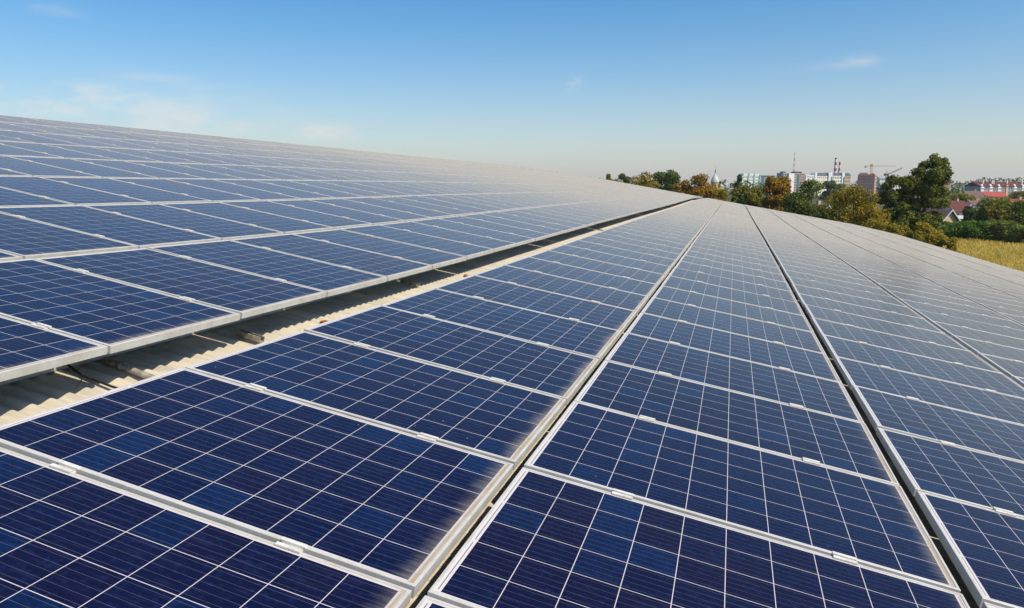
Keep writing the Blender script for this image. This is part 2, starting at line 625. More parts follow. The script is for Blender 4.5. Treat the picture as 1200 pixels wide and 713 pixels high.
wh = empty('warehouse')
wh.matrix_world = MW
tag(wh, 'long warehouse whose corrugated cement roof carries all the solar panels', 'building')
V, F = corrugated(XL, 0, XR, 0)
roof_main = link('roof', mesh_from('roof', V, F, M_ROOF, smooth=True), wh)
tilt = math.atan2(up[0], up[2])
t2 = math.tan(2 * tilt)                      # the far slope, seen from the near one
V, F = corrugated(XL - 28.0, 28.0 * t2, XL - .02, 0, 6)
link('roof', mesh_from('roof', V, F, M_ROOF, smooth=True), wh)
b = MB()
ys = np.linspace(YB, YF, 60)
for k in range(len(ys) - 1):
    a0, a1 = float(sm(ys[k])), float(sm(ys[k + 1]))
    for x0, x1, dz0, dz1 in ((XL - .22, XL, -.10 + .2 * t2, -.098), (XL, XL + .22, -.098, -.10)):
        b.add([(x0, ys[k], a0 + dz0), (x1, ys[k], a0 + dz1), (x1, ys[k + 1], a1 + dz1), (x0, ys[k + 1], a1 + dz0)], [(0, 1, 2, 3)])
b.build('ridge_cap', M_ROOF, roof_main)
# gutter along the eave
b = MB()
for k in range(len(ys) - 1):
    a0, a1 = float(sm(ys[k])) - .13, float(sm(ys[k + 1])) - .13
    prof = [(XR - .05, .0), (XR - .05, -.14), (XR + .12, -.12), (XR + .12, .03), (XR + .14, .03), (XR + .14, -.14), (XR - .07, -.165), (XR - .07, 0)]
    n = len(prof)
    Vv = [(px_, ys[k], a0 + pz) for px_, pz in prof] + [(px_, ys[k + 1], a1 + pz) for px_, pz in prof]
    b.add(Vv, [(i, (i + 1) % n, n + (i + 1) % n, n + i) for i in range(n)])
b.build('gutter', M_STEEL, roof_main)
# walls straight down to the ground, built in world axes
inv = MW.inverted()


def w2p(v):
    return tuple(inv @ Vector(v))


def p2w(v):
    return np.array(MW @ Vector(v))


eR = p2w((XR - .4, 0, ZCREST - .1)); rd = p2w((XL, 0, ZCREST - .1)); eL = p2w((XL - 27.6, 0, ZCREST - .1 + 27.6 * t2))
for ya, yb in ((YB + .3, YB + .5), (YF - .5, YF - .3)):
    b = MB()
    prof = [(eL[0], 0), (eR[0], 0), (eR[0], eR[2] - .12), (rd[0], rd[2] - .12), (eL[0], eL[2] - .12)]
    Vv = [w2p((x, y, z)) for y in (ya, yb) for x, z in prof]
    n = 5
    b.add(Vv, [tuple(range(n)), tuple(range(2 * n - 1, n - 1, -1))] + [(i, (i + 1) % n, n + (i + 1) % n, n + i) for i in range(n)])
    b.build('end_wall', M_WALLSHEET, wh)
for xx, zt, s in ((eR[0], eR[2], 1), (eL[0], eL[2], -1)):
    b = MB()
    xa, xb = (xx + .002, xx + .2) if s > 0 else (xx - .2, xx - .002)
    Vv = [w2p(v) for v in [(xa, YB + .3, 0), (xb, YB + .3, 0), (xb, YF - .3, 0), (xa, YF - .3, 0), (xa, YB + .3, zt - .12), (xb, YB + .3, zt - .12), (xb, YF - .3, zt - .12), (xa, YF - .3, zt - .12)]]
    b.add(Vv, [(0, 3, 2, 1), (4, 5, 6, 7), (0, 1, 5, 4), (1, 2, 6, 5), (2, 3, 7, 6), (3, 0, 4, 7)])
    b.build('side_wall', M_WALLSHEET, wh)
# rails that carry the panels, lying on the corrugation crests
for side, ci, x0 in columns():
    for fx in (W / 2 - .425, W / 2 + .425):
        b = MB()
        yy = np.linspace(-3.2 * P, N_ROW * P + .1, 50)
        for k in range(len(yy) - 1):
            a0, a1 = float(sm(yy[k])), float(sm(yy[k + 1]))
            x1, x2, zt, zb = x0 + fx - .02, x0 + fx + .02, -TH - .003, ZCREST - .004
            b.add([(x1, yy[k], a0 + zb), (x2, yy[k], a0 + zb), (x2, yy[k], a0 + zt), (x1, yy[k], a0 + zt),
                   (x1, yy[k + 1], a1 + zb), (x2, yy[k + 1], a1 + zb), (x2, yy[k + 1], a1 + zt), (x1, yy[k + 1], a1 + zt)],
                  [(1, 5, 6, 2), (3, 2, 6, 7), (0, 3, 7, 4)])
        b.build('mounting_rail', M_STEEL, wh)


# ------------------------------------------------------------------ small things lying in the gap
def roof_z(x, y):
    return ZCREST - AMP + AMP * math.cos(2 * math.pi * y / WAVE) + float(sm(y))


def plane_empty(name, loc):
    o = empty(name)
    o.matrix_world = MW @ Matrix.Translation(loc)
    return o


def channel(name, a, b_, w, h, label):
    """open channel profile lying across the crests, with its hollow showing"""
    a, b_ = np.array(a, float), np.array(b_, float)
    root = plane_empty(name, a)
    t = b_ - a
    L = np.linalg.norm(t[:2])
    ang = math.atan2(t[1], t[0])
    root.matrix_world = MW @ Matrix.Translation(a) @ Matrix.Rotation(ang, 4, 'Z') @ Matrix.Rotation(-math.atan2(t[2], L), 4, 'Y')
    m = MB()
    m.box(0, -w / 2, 0, L, w / 2, .003).box(0, -w / 2, .0031, L, -w / 2 + .003, h).box(0, w / 2 - .003, .0031, L, w / 2, h)
    m.box(0, -w / 2 + .0031, h - .003, L, -w / 2 + .010, h).box(0, w / 2 - .010, h - .003, L, w / 2 - .0031, h)
    m.build('channel_profile', M_TUBE, root)
    m = MB()
    m.box(L * .5 - .02, -w / 2 + .0035, .0035, L * .5 + .02, w / 2 - .0035, .012)
    m.build('slot_nut', M_DARK, root)
    return tag(root, label, 'metal rail', 'metal offcuts lying in the corrugated gap')


def crest(y):
    return round(y / WAVE) * WAVE


y1 = crest(1.25)
r1 = plane_empty('metal_tube', (-2.38, y1, ZCREST + .018))
m = MB()
m.tube([(0, 0, 0), (.10, -.004, 0), (.12, -.005, 0), (.86, -.10, -.002)], [.020, .020, .017, .017], 12)
m.build('tube_body', M_TUBE, r1, True)
m = MB()
m.tube([(.10, -.004, 0), (.135, -.0055, 0)], .0235, 12)
m.build('collar', M_TUBE, r1, True)
tag(r1, 'light metal tube with a collar poking out of the gap shadow, nearest the camera', 'metal tube')
channel('rail_offcut', (-2.26, 2.26, ZCREST + .001), (-2.06, 2.235, ZCREST + .001), .042, .036,
        'short silver channel offcut on the corrugated strip just behind the metal tube')
channel('rail_offcut', (-2.36, 4.97, ZCREST + .001), (-2.16, 4.95, ZCREST + .001), .042, .036,
        'small tan rail end half hidden in the gap shadow before the second dry leaf')
channel('rail_offcut', (-2.32, 15.3, ZCREST + .001), (-2.0, 15.2, ZCREST + .001), .05, .042,
        'bright rail offcut far along the corrugated gap near the roof end')
# thin black strand added to draw a dark shadow line beside the tube
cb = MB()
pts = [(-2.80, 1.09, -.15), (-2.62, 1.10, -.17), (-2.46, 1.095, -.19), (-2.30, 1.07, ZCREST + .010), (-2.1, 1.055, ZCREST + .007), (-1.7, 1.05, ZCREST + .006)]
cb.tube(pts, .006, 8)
o = cb.build('shadow_line', M_SHADOW_LINE, None, True)
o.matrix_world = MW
tag(o, 'thin black strand standing in for a shadow line in front of the metal tube', 'shadow_line')


def dry_leaf(x, y, s, rot, label):
    z = roof_z(x, y)
    m = MB()
    n = 9
    top = [(s * (i / (n - 1) - .5), s * .33 * math.sin(math.pi * i / (n - 1)) ** .8, s * .10 * math.sin(3 * i / (n - 1)) + .004) for i in range(n)]
    mid = [(s * (i / (n - 1) - .5), 0, .002 + s * .05 * math.sin(2.4 * i / (n - 1))) for i in range(n)]
    bot = [(p[0], -p[1], p[2] * .7 + .003) for p in top]
    V = top + mid + bot
    F = [(i, i + 1, n + i + 1, n + i) for i in range(n - 1)] + [(n + i, n + i + 1, 2 * n + i + 1, 2 * n + i) for i in range(n - 1)]
    root = plane_empty('dry_leaf', (0, 0, 0))
    root.matrix_world = MW @ Matrix.Translation((x, y, z + .002)) @ Matrix.Rotation(rot, 4, 'Z')
    m.add(V, F)
    m.build('blade', M_LEAFDRY, root, True)
    k = MB(); k.tube([(s * .5, 0, .004), (s * .62, .01 * s, .012), (s * .8, .06 * s, .008)], [.0016, .0014, .001], 5)
    k.build('stem', M_STALK, root)
    return tag(root, label, 'dry leaf', 'dry leaves in the corrugated gap')


dry_leaf(-2.08, 3.05, .085, .5, 'rust red dry leaf curled on the corrugated strip, nearer one')
dry_leaf(-2.08, 6.15, .10, 1.2, 'rust red dry leaf farther along the corrugated strip')
for (xa, ya, ln, an, lab) in ((-2.40, 1.12, .20, 1.9, 'dry stalk leaning over the dark gap left of the tube'), (-2.22, .97, .12, 2.1, 'dark dry twig on the corrugated strip in front of the tube')):
    k = MB()
    z = roof_z(xa, ya)
    p = [(xa + ln * t * math.cos(an) + .01 * math.sin(6 * t), ya + ln * t * math.sin(an), z + .008 + .03 * t * (1 - t) * 2 + .02 * t) for t in np.linspace(0, 1, 7)]
    k.tube(p, [.0035 - .0004 * i for i in range(7)], 5)
    o = k.build('dry_twig', M_STALK, None, True)
    o.matrix_world = MW
    tag(o, lab, 'twig', 'dry twigs in the corrugated gap')


# ------------------------------------------------------------------ ground
def make_ground():
    m, nt = new_mat('ground_soil_grass')
    g = NG(nt)
    pos = g.n('ShaderNodeNewGeometry').outputs['Position']
    n1 = g.noise(pos, .012, 5, .6)
    n2 = g.noise(pos, .25, 5, .65)
    c = g.mix(g.step(n1, .4, .62), (.075, .085, .03), (.15, .12, .045))
    c = g.mix(g.math('MULTIPLY', n2, .6), c, (.05, .06, .02))
    g.out(g.bsdf(c, .95, 0.0, spec=.2))
    return m


gm = make_ground()
b = MB()
S = 3000
b.add([(-S, -S, 0), (S, -S, 0), (S, S, 0), (-S, S, 0)], [(0, 1, 2, 3)])
tag(b.build('ground', gm), None, None, None, 'structure')
# the dry meadow on the right
m, nt = new_mat('dry_meadow')
g = NG(nt)
pos = g.n('ShaderNodeNewGeometry').outputs['Position']
n1 = g.noise(pos, .10, 5, .65); n2 = g.noise(pos, 1.3, 4, .6)
c = g.mix(g.step(n1, .35, .65), (.58, .38, .10), (.46, .33, .08))
c = g.mix(g.math('MULTIPLY', g.step(n2, .45, .7), .6), c, (.20, .15, .05))
g.out(g.bsdf(c, .95, 0.0, spec=.2))
b = MB()
poly = [at(1065, 96), at(1120, 86), at(1220, 74), at(1330, 66), at(1420, 80), at(1400, 128), at(1240, 131), at(1160, 128), at(1085, 122)]
b.add([(p[0], p[1], .004) for p in poly], [tuple(range(len(poly)))])
tag(b.build('field', m), None, None, None, 'structure')
mg = leaf_mat('dry_grass_blades', [(.74, .54, .10), (.88, .68, .19), (.52, .50, .09)], .55)
n = 26000
dd = RNG.uniform(80, 129, n); pp = RNG.uniform(1085, 1330, n)
base = CAM[None] + FWD[None] * dd[:, None] + RIGHT[None] * ((pp - CX) * dd / FH)[:, None]
base[:, 2] = 0
patch = np.sin(base[:, 0] * .35) * np.sin(base[:, 1] * .27 + 1) + .5 * np.sin(base[:, 0] * .9 + base[:, 1] * .7)
hgt = (.22 + .30 * RNG.random(n)) * (1 + .45 * patch)
hgt = np.clip(hgt, .08, 1.0)
an = RNG.uniform(0, math.pi, n)
wd = .05 + .08 * RNG.random(n)
dx = np.stack([np.cos(an) * wd, np.sin(an) * wd, 0 * wd], 1)
lean = np.stack([RNG.normal(0, .10, n), RNG.normal(0, .10, n), hgt], 1)
Q = np.stack([base - dx, base + dx, base + lean + dx * .25, base + lean - dx * .25], 1)
o = link('dry_grass', quads_mesh('dry_grass', Q, mg))
tag(o, 'tall yellow dry grass growing on the field at right', 'grass', None, 'stuff')


# ------------------------------------------------------------------ trees and bushes
def leaf_quads(cent, nrm, size, rng):
    n = len(cent)
    a = np.cross(nrm, rng.normal(size=(n, 3)))
    a /= np.linalg.norm(a, axis=1)[:, None] + 1e-9
    bvec = np.cross(nrm, a)
    s = (size * rng.uniform(.55, 1.25, n))[:, None]
    asp = rng.uniform(.5, .95, n)[:, None]
    a = a * s * .5
    bvec = bvec * s * .5 * asp
    k = nrm * s * rng.uniform(-.2, .2, n)[:, None]
    return np.stack([cent - a, cent - bvec * 1.0 + k, cent + a, cent + bvec * 1.0 + k], 1)


def crown(rng, lobes, nleaf, size, gap=.0):
    """leaves spread over the outer half of many overlapping lobes (cx,cy,cz,rx,ry,rz)"""
    L = np.array(lobes)
    vol = (L[:, 3] * L[:, 4] * L[:, 5]) ** (2 / 3)
    idx = rng.choice(len(L), nleaf, p=vol / vol.sum())
    d = rng.normal(size=(nleaf, 3)); d /= np.linalg.norm(d, axis=1)[:, None]
    r = 1 - .55 * rng.random(nleaf) ** 1.6
    # sub-clumps: pull directions towards a few twigs per lobe
    tw = rng.normal(size=(len(L), 14, 3)); tw /= np.linalg.norm(tw, axis=2)[:, :, None]
    pick = tw[idx, rng.integers(0, 14, nleaf)]
    d = d * .62 + pick * .75
    d /= np.linalg.norm(d, axis=1)[:, None]
    r = r * rng.uniform(.88, 1.12, nleaf)
    cent = L[idx, :3] + d * L[idx, 3:] * r[:, None]
    nrm = d * .7 + rng.normal(size=(nleaf, 3)) * .55 + np.array([0, 0, .35])
    nrm /= np.linalg.norm(nrm, axis=1)[:, None]
    return leaf_quads(cent, nrm, size, rng)


def tree(name, px, wpx, ytop, d, mat, label, cat='tree', group='trees beyond the end of the roof', shape='round', n=5200, leaf=None, low=.18, seed=0, nl=26, depth=1.0):
    rng = np.random.default_rng(seed + 100)
    p = at(px, d)
    h = zat(ytop, d)
    w = wpx * d / FH / 2
    leaf = (leaf or max(.20, .0021 * d)) * 1.3
    n = int(n * 1.7)
    root = empty(name, p, rng.uniform(0, 6.28))
    lob = []
    for i in range(nl):
        t = (i + .5) / nl if shape != 'round' else rng.random()
        a = rng.uniform(0, 6.28)
        if shape == 'cone':
            rr = w * (1 - t) ** .8; z = h * (low + (1 - low) * t) * .97; lr = max(.45, w * .42 * (1.05 - t))
        elif shape == 'tall':
            prof = math.sin(math.pi * min(1, (.18 + .82 * t)) ** .9) ** .6 * (1 - .25 * t); rr = w * .72 * prof; z = h * (low + (.93 - low) * t); lr = w * .36 * (.6 + .5 * prof)
        else:
            q = t ** .8
            z = h * (low + (.90 - low) * q); prof = math.sqrt(max(0.05, 1 - abs(2 * (q - .42) / 1.22) ** 3.2)); rr = w * .80 * prof; lr = w * .38
        rad = rr * math.sqrt(rng.uniform(.15, 1))
        s = lr * rng.uniform(.75, 1.2)
        z = min(z, h - s * .72)
        lob.append((rad * math.cos(a), rad * math.sin(a) * depth, z, s, s, s * .8))
    # trunk and limbs
    m = MB()
    r0 = max(.12, h * .022)
    m.tube([(0, 0, 0), (.02 * h, .01 * h, h * .3), (.0, .02 * h, h * .6), (.01 * h, 0, h * .85)], [r0, r0 * .75, r0 * .45, r0 * .12], 8)
    for i in range(9):
        q = lob[rng.integers(len(lob))]
        z0 = h * rng.uniform(.2, .6)
        z0 = min(z0, q[2] * .9)
        m.tube([(0, 0, z0), (q[0] * .5, q[1] * .5, (z0 + q[2]) / 2), (q[0], q[1], q[2])], [r0 * .45, r0 * .28, r0 * .08], 6)
    m.build('trunk', M_BARK, root, True)
    link('crown', quads_mesh('crown', crown(rng, lob, n, leaf), mat), root)
    return tag(root, label, cat, group)


G_DARK = leaf_mat('leaves_dark_green', [(0.041, 0.074, 0.016), (0.080, 0.131, 0.022), (0.137, 0.184, 0.029)], .3)
G_MID = leaf_mat('leaves_mid_green', [(0.068, 0.108, 0.016), (0.137, 0.197, 0.026), (0.252, 0.271, 0.036)])
G_OLIVE = leaf_mat('leaves_olive', [(0.102, 0.120, 0.016), (0.228, 0.228, 0.026), (0.433, 0.326, 0.033)])
G_YEL = leaf_mat('leaves_yellowing', [(0.123, 0.128, 0.013), (0.323, 0.236, 0.019), (0.571, 0.344, 0.027)])
G_ORANGE = leaf_mat('leaves_rust', [(0.114, 0.073, 0.011), (0.285, 0.145, 0.016), (0.495, 0.254, 0.024), (0.134, 0.154, 0.019)])
G_TALL = leaf_mat('leaves_tall_tree', [(0.050, 0.074, 0.011), (0.113, 0.144, 0.018), (0.228, 0.228, 0.026)], .3)
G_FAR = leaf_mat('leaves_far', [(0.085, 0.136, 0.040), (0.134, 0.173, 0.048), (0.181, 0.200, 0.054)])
G_SHRUB = leaf_mat('leaves_shrub', [(0.143, 0.154, 0.013), (0.343, 0.271, 0.021), (0.571, 0.380, 0.027)], .4)
G_BRIGHT = leaf_mat('leaves_bright_green', [(0.057, 0.120, 0.016), (0.113, 0.217, 0.026), (0.194, 0.294, 0.036)])

tree('broadleaf_tree', 676, 40, 201.6, 115, G_YEL, 'leftmost yellow tree top just clearing the roof edge', n=1500, seed=1)
tree('broadleaf_tree', 689, 24, 203.8, 118, G_YEL, 'tiny yellow tree top second from the left along the roof edge', n=1200, seed=2)
tree('broadleaf_tree', 703, 22, 203.2, 120, G_OLIVE, 'small olive tree top left of the pointed young conifer', n=1500, seed=3)
tree('broadleaf_tree', 719, 40, 205.5, 150, G_OLIVE, 'low olive tree right of the pointed young conifer', n=4200, seed=23)
tree('conifer_tree', 713, 20, 202.6, 122, G_OLIVE, 'small pointed yellow green conifer on the roof skyline', n=3200, shape='cone', seed=4, nl=60, leaf=.2)
tree('broadleaf_tree', 730, 27, 200.3, 165, G_DARK, 'dark green round tree left of the yellow olive tree', n=3000, seed=5)
tree('broadleaf_tree', 751, 44, 201.0, 150, G_YEL, 'yellow olive tree between two dark green trees', n=4200, seed=6)
tree('broadleaf_tree', 781, 48, 196.5, 170, G_DARK, 'broad dark green tree, tallest left of the church dome', n=6000, seed=7)
tree('broadleaf_tree', 814, 47, 201.8, 150, G_ORANGE, 'rusty brown and green tree directly left of the church', n=6000, seed=8)
tree('shrub', 847, 34, 219.0, 125, G_YEL, 'low yellow shrub below the church at the roof corner', 'shrub', n=1800, seed=9)
tree('conifer_tree', 866, 22, 203.8, 150, G_DARK, 'dark pointed conifer just right of the church', n=2600, shape='cone', seed=10)
tree('broadleaf_tree', 876, 40, 209.5, 138, G_OLIVE, 'olive green tree in front of the pale green apartment roofs', n=6000, seed=11)
tree('broadleaf_tree', 910, 41, 202.6, 130, G_ORANGE, 'orange brown tree left of the white apartment tower wall', n=7000, seed=12, low=.12)
tree('broadleaf_tree', 948, 56, 211.5, 122, G_MID, 'green leafy tree below the cream apartment block', n=7000, seed=13, low=.1)
tree('broadleaf_tree', 984, 36, 223.0, 118, G_OLIVE, 'olive tree low between the green tree and the wide yellowing tree', n=4200, seed=21)
tree('broadleaf_tree', 948, 17, 208.6, 128, G_OLIVE, 'narrow olive tree rising against the cream apartment block', n=2600, shape='tall', seed=14)
tree('broadleaf_tree', 1003, 72, 218.5, 104, G_YEL, 'wide yellowing tree directly left of the tallest dark tree', n=8500, seed=15, low=.08)
tree('broadleaf_tree', 1076, 82, 180.0, 105, G_TALL, 'tallest dark green tree standing beyond the right roof edge', n=1, seed=16) if False else None
tree('broadleaf_tree', 971, 18, 211.0, 420, G_FAR, 'hazy blue green tree in front of the slate roofed block', n=2000, leaf=.8, seed=17)
tree('broadleaf_tree', 1037, 14, 212.0, 480, G_FAR, 'hazy green tree below the white building left of the tallest tree', n=1800, leaf=.8, seed=19)
tree('broadleaf_tree', 984, 15, 214.2, 460, G_FAR, 'small hazy tree right of the other hazy tree by the block', n=1600, leaf=.8, seed=18)


def tall_tree():
    rng = np.random.default_rng(61)
    d = 104
    p = at(1074, d)
    k = d / FH
    root = empty('broadleaf_tree', p, YAW0)
    lob = []

    def L(px, py, r, dy=0.0):
        lob.append(((px - 1074) * k, dy * r * k, zat(py, d), r * k, r * k, r * k * .82))
    for px, py, r in [(1098, 187, 8), (1106, 190, 6), (1090, 191, 7), (1083, 196, 8), (1096, 199, 10), (1106, 203, 8), (1076, 203, 9), (1088, 209, 12), (1102, 214, 10),
                      (1070, 213, 11), (1058, 217, 9), (1047, 213, 8), (1040, 219, 7), (1080, 222, 13), (1098, 226, 11), (1062, 228, 12), (1046, 230, 11), (1036, 234, 7),
                      (1090, 238, 13), (1072, 240, 13), (1052, 244, 12), (1104, 240, 9), (1040, 250, 9), (1062, 254, 13), (1082, 254, 13), (1100, 256, 10), (1052, 262, 11), (1090, 266, 12), (1072, 268, 12)]:
        for q in range(3):
            L(px + rng.normal(0, 2), py + rng.normal(0, 1.5), r * rng.uniform(.6, .9), rng.uniform(-1.4, 1.4))
    m = MB()
    m.tube([(0, 0, 0), (.15, .1, 3.5), (.9, .0, 7.5), (2.2, .1, 12.3)], [.34, .27, .17, .04], 9)
    for i in range(16):
        q = lob[rng.integers(len(lob))]
        z0 = min(rng.uniform(2.5, 8), q[2] * .85)
        m.tube([(z0 * .06, 0, z0), (q[0] * .5, q[1] * .5, (z0 + q[2]) / 2 - .2), q[:3]], [.13, .08, .025], 6)
    m.build('trunk', M_BARK, root, True)
    link('crown', quads_mesh('crown', crown(rng, lob, 30000, .33), G_TALL), root)
    return tag(root, 'tallest dark green tree with a leaning top beyond the right roof edge', 'tree', 'trees beyond the end of the roof')


tall_tree()
# shrubs along the roof edge
SH = [(1030, 34, 252, 92, 'yellow green shrub at the left foot of the tallest tree'), (1056, 32, 262, 88, 'yellow shrub in front of the tallest tree trunk'),
      (1083, 30, 259, 86, 'tall yellow shrub right of centre under the tallest tree'), (1103, 26, 268, 86, 'yellow shrub second from the field end of the shrub row'), (1117, 22, 275, 84, 'lowest yellow shrub where the shrub row meets the field')]
for i, (px, w, yt, d, lab) in enumerate(SH):
    tree('shrub', px, w * 1.15, yt, d, G_SHRUB, lab, 'shrub', 'yellow shrubs along the roof edge', n=4200, seed=30 + i, low=.05, leaf=.17)
BU = [(1124, 44, 260.0, 130, G_BRIGHT, 'fresh green bush in front of the small gabled house'), (1150, 36, 259, 128, G_BRIGHT, 'low bush right of the fresh green bush by the field'),
      (1176, 50, 231.5, 138, G_OLIVE, 'big rounded green tree at the right beside the field'), (1160, 30, 243, 142, G_MID, 'green tree filling in left of the big rounded tree'), (1208, 46, 233, 135, G_MID, 'green tree cut by the right picture edge'),
      (1180, 44, 259, 126, G_MID, 'low bush below the big rounded tree by the field'), (1202, 26, 266, 120, G_MID, 'small green bush at the picture edge above the field'),
      (1107, 22, 233, 260, G_OLIVE, 'olive tree showing right of the tallest tree'), (1129, 30, 226.5, 300, G_OLIVE, 'distant olive tree behind the maroon roof')]
for i, (px, w, yt, d, mt, lab) in enumerate(BU):
    tree('bush' if 'bush' in lab else 'broadleaf_tree', px, w * 1.1, yt, d, mt, lab, 'bush' if 'bush' in lab else 'tree', 'green trees and bushes behind the field', n=6000 if w > 30 else 3500, seed=50 + i, low=.04)
tree('broadleaf_tree', 1197, 26, 224.5, 330, G_OLIVE, 'olive tree between the red roof and the picture edge', n=2600, seed=71, group='green trees and bushes behind the field')
tree('broadleaf_tree', 1140, 16, 244, 190, G_DARK, 'small dark tree between the gabled house and the white gable', n=2200, seed=72, group='green trees and bushes behind the field')


def forest():
    rng = np.random.default_rng(5)
    lob = []
    spans = [(640, 830, 212, 900), (836, 872, 210.5, 650), (868, 905, 213, 800), (1000, 1036, 212, 800), (1090, 1152, 212, 720), (1146, 1290, 208, 850), (560, 1320, 216.5, 1500), (1100, 1300, 221, 560), (880, 1045, 225.5, 600)]
    for x0, x1, yt, d in spans:
        k = d / FH
        x = x0
        while x < x1:
            r = rng.uniform(4, 8) * (700 / d) ** .5
            top = zat(yt + rng.uniform(-.8, 2.0), d)
            p = at(x, d + rng.uniform(-20, 20))
            R = r * k
            for z in np.arange(top - R * .8, 0, -R * 1.2):
                lob.append((p[0], p[1], z, R, R, R * .8))
            x += r * 1.15
    o = link('far_forest', quads_mesh('far_forest', crown(rng, lob, 26000, 2.6), G_FAR))
    return tag(o, 'hazy band of woods on the horizon behind the town', 'forest', None, 'stuff')


forest()

# ------------------------------------------------------------------ the town
M_WHITE = plain('white_render', (.88, .87, .84), .85, 0, .07, .15)
M_CREAM = plain('cream_render', (.88, .83, .71), .85, 0, .07, .15)
M_BEIGE = plain('beige_render', (.62, .46, .28), .85, 0, .2, .3)
M_PINK = plain('pink_render', (.55, .36, .30), .85, 0, .15, .2)
M_GREY = plain('grey_render', (.36, .37, .38), .85, 0, .2, .2)
M_SLATE = plain('slate_roof', (.085, .10, .13), .7, 0, .3, .3)
M_TEAL = plain('teal_panel', (.03, .20, .20), .6, 0, .2, .3)
M_GREENP = plain('green_panel', (.10, .36, .22), .6, 0, .2, .3)
M_BRICK = plain('new_brick', (.66, .34, .24), .9, 0, .15, .4)
M_BRICKL = plain('pale_brick', (.70, .42, .29), .9, 0, .15, .4)
M_MAROON = plain('maroon_roof', (.13, .035, .025), .8, 0, .35, 1.2)
M_REDROOF = plain('red_roof', (.42, .075, .055), .6, 0, .2, 1.0)
M_BROWNROOF = plain('brown_roof', (.20, .12, .10), .85, 0, .3, 1.0)
M_MAGROOF = plain('crimson_roof', (.36, .04, .06), .6, 0, .2, 1.0)
M_ORANGEROOF = plain('orange_roof', (.45, .16, .05), .8, 0, .3, 1.0)
M_YELLOWW = plain('yellow_render', (.62, .42, .08), .85, 0, .15, .4)
M_DOME = plain('silver_dome', (.60, .60, .60), .7, 0, .3, .8)
M_WIN = plain('window_pane', (.12, .14, .16), .2, 0, .3, .6)
M_OPEN = plain('unglazed_opening', (.30, .15, .10), .9, 0, .3, .6)
M_YCRANE = plain('yellow_crane_paint', (.62, .42, .10), .6, 0, .2, .5)
M_RCRANE = plain('dark_red_crane_paint', (.22, .05, .04), .6, 0, .2, .5)
M_TRIM = plain('pale_blue_trim', (.55, .68, .68), .6, 0, .1, 1.0)


def banded(name, c1, c2, width):
    m, nt = new_mat(name)
    g = NG(nt)
    tc = g.n('ShaderNodeTexCoord').outputs['Object']
    s = g.n('ShaderNodeSeparateXYZ'); nt.links.new(tc, s.inputs[0])
    f = g.math('GREATER_THAN', g.math('FRACT', g.math('DIVIDE', s.outputs[2], width * 2)), .5)
    g.out(g.bsdf(g.mix(f, c1, c2), .7))
    return m


M_BAND = banded('red_white_bands', (.36, .04, .05), (.72, .70, .68), 4.5)
M_BAND2 = banded('mast_bands', (.45, .12, .10), (.72, .72, .72), 4.0)


def windows(root, x0, x1, z0, z1, nx, nz, y, fw=.55, fh=.5, mat=None, maxn=96):
    """windows on the -y face: each a part of its own, frame proud of the wall"""
    dx, dz = (x1 - x0) / nx, (z1 - z0) / nz
    me = None
    for k in range(nz):
        for i in range(nx):
            if me is None:
                b = MB(); w, h = dx * fw / 2, dz * fh / 2
                b.box(-w, -.06, -h, w, -.003, h)
                me = mesh_from('window', b.V, b.F, mat or M_WIN)
            o = link('window', me, root)
            o.location = (x0 + (i + .5) * dx, y, z0 + (k + .5) * dz)


def side_windows(root, x, y0, y1, z0, z1, ny, nz, sgn, fw=.5, fh=.5, mat=None):
    dy, dz = (y1 - y0) / ny, (z1 - z0) / nz
    b = MB(); w, h = dy * fw / 2, dz * fh / 2
    if sgn > 0: b.box(.003, -w, -h, .06, w, h)
    else: b.box(-.06, -w, -h, -.003, w, h)
    me = mesh_from('window', b.V, b.F, mat or M_WIN)
    for k in range(nz):
        for i in range(ny):
            o = link('window', me, root)
            o.location = (x, y0 + (i + .5) * dy, z0 + (k + .5) * dz)


def bld(name, px, d, yaw=0.0):
    return empty(name, at(px, d), YAW0 + RAD(yaw))


def m_of(px, d):
    return px * d / FH


# white apartment tower
d = 880; k = d / FH
t = bld('apartment_tower', 930, d, 14)
H = zat(203.6, d)
b = MB(); b.box(m_of(-7, d), 0, 0, 0, 14, H); b.build('white_wall', M_WHITE, t)
b = MB(); b.box(m_of(-14, d), 2, 0, m_of(-7, d) - .05, 14, H + .6); b.build('left_wing', M_GREY, t)
windows(t, m_of(-14, d), m_of(-7, d), 3, H, 3, 8, 2, .6, .5)
b = MB(); b.box(.05, .5, 0, m_of(14, d), 14, H + .2); b.build('right_wing', M_PINK, t)
windows(t, m_of(.6, d), m_of(3.6, d), 3, H, 2, 8, .5, .55, .5)
b = MB(); b.box(m_of(4.2, d), .2, 0, m_of(7, d), .45, H - 1); b.build('teal_panel', M_TEAL, t)
windows(t, m_of(7.4, d), m_of(13.6, d), 3, H, 3, 8, .5, .62, .6)
b = MB(); b.box(m_of(2, d), 1.5, H + .25, m_of(11, d), 10, H + 2.0); b.box(m_of(-13, d), 4, H + .65, m_of(-9, d), 9, H + 2.2); b.build('roof_house', M_SLATE, t)
tag(t, 'white apartment tower with a blank white end wall and teal strip', 'building')

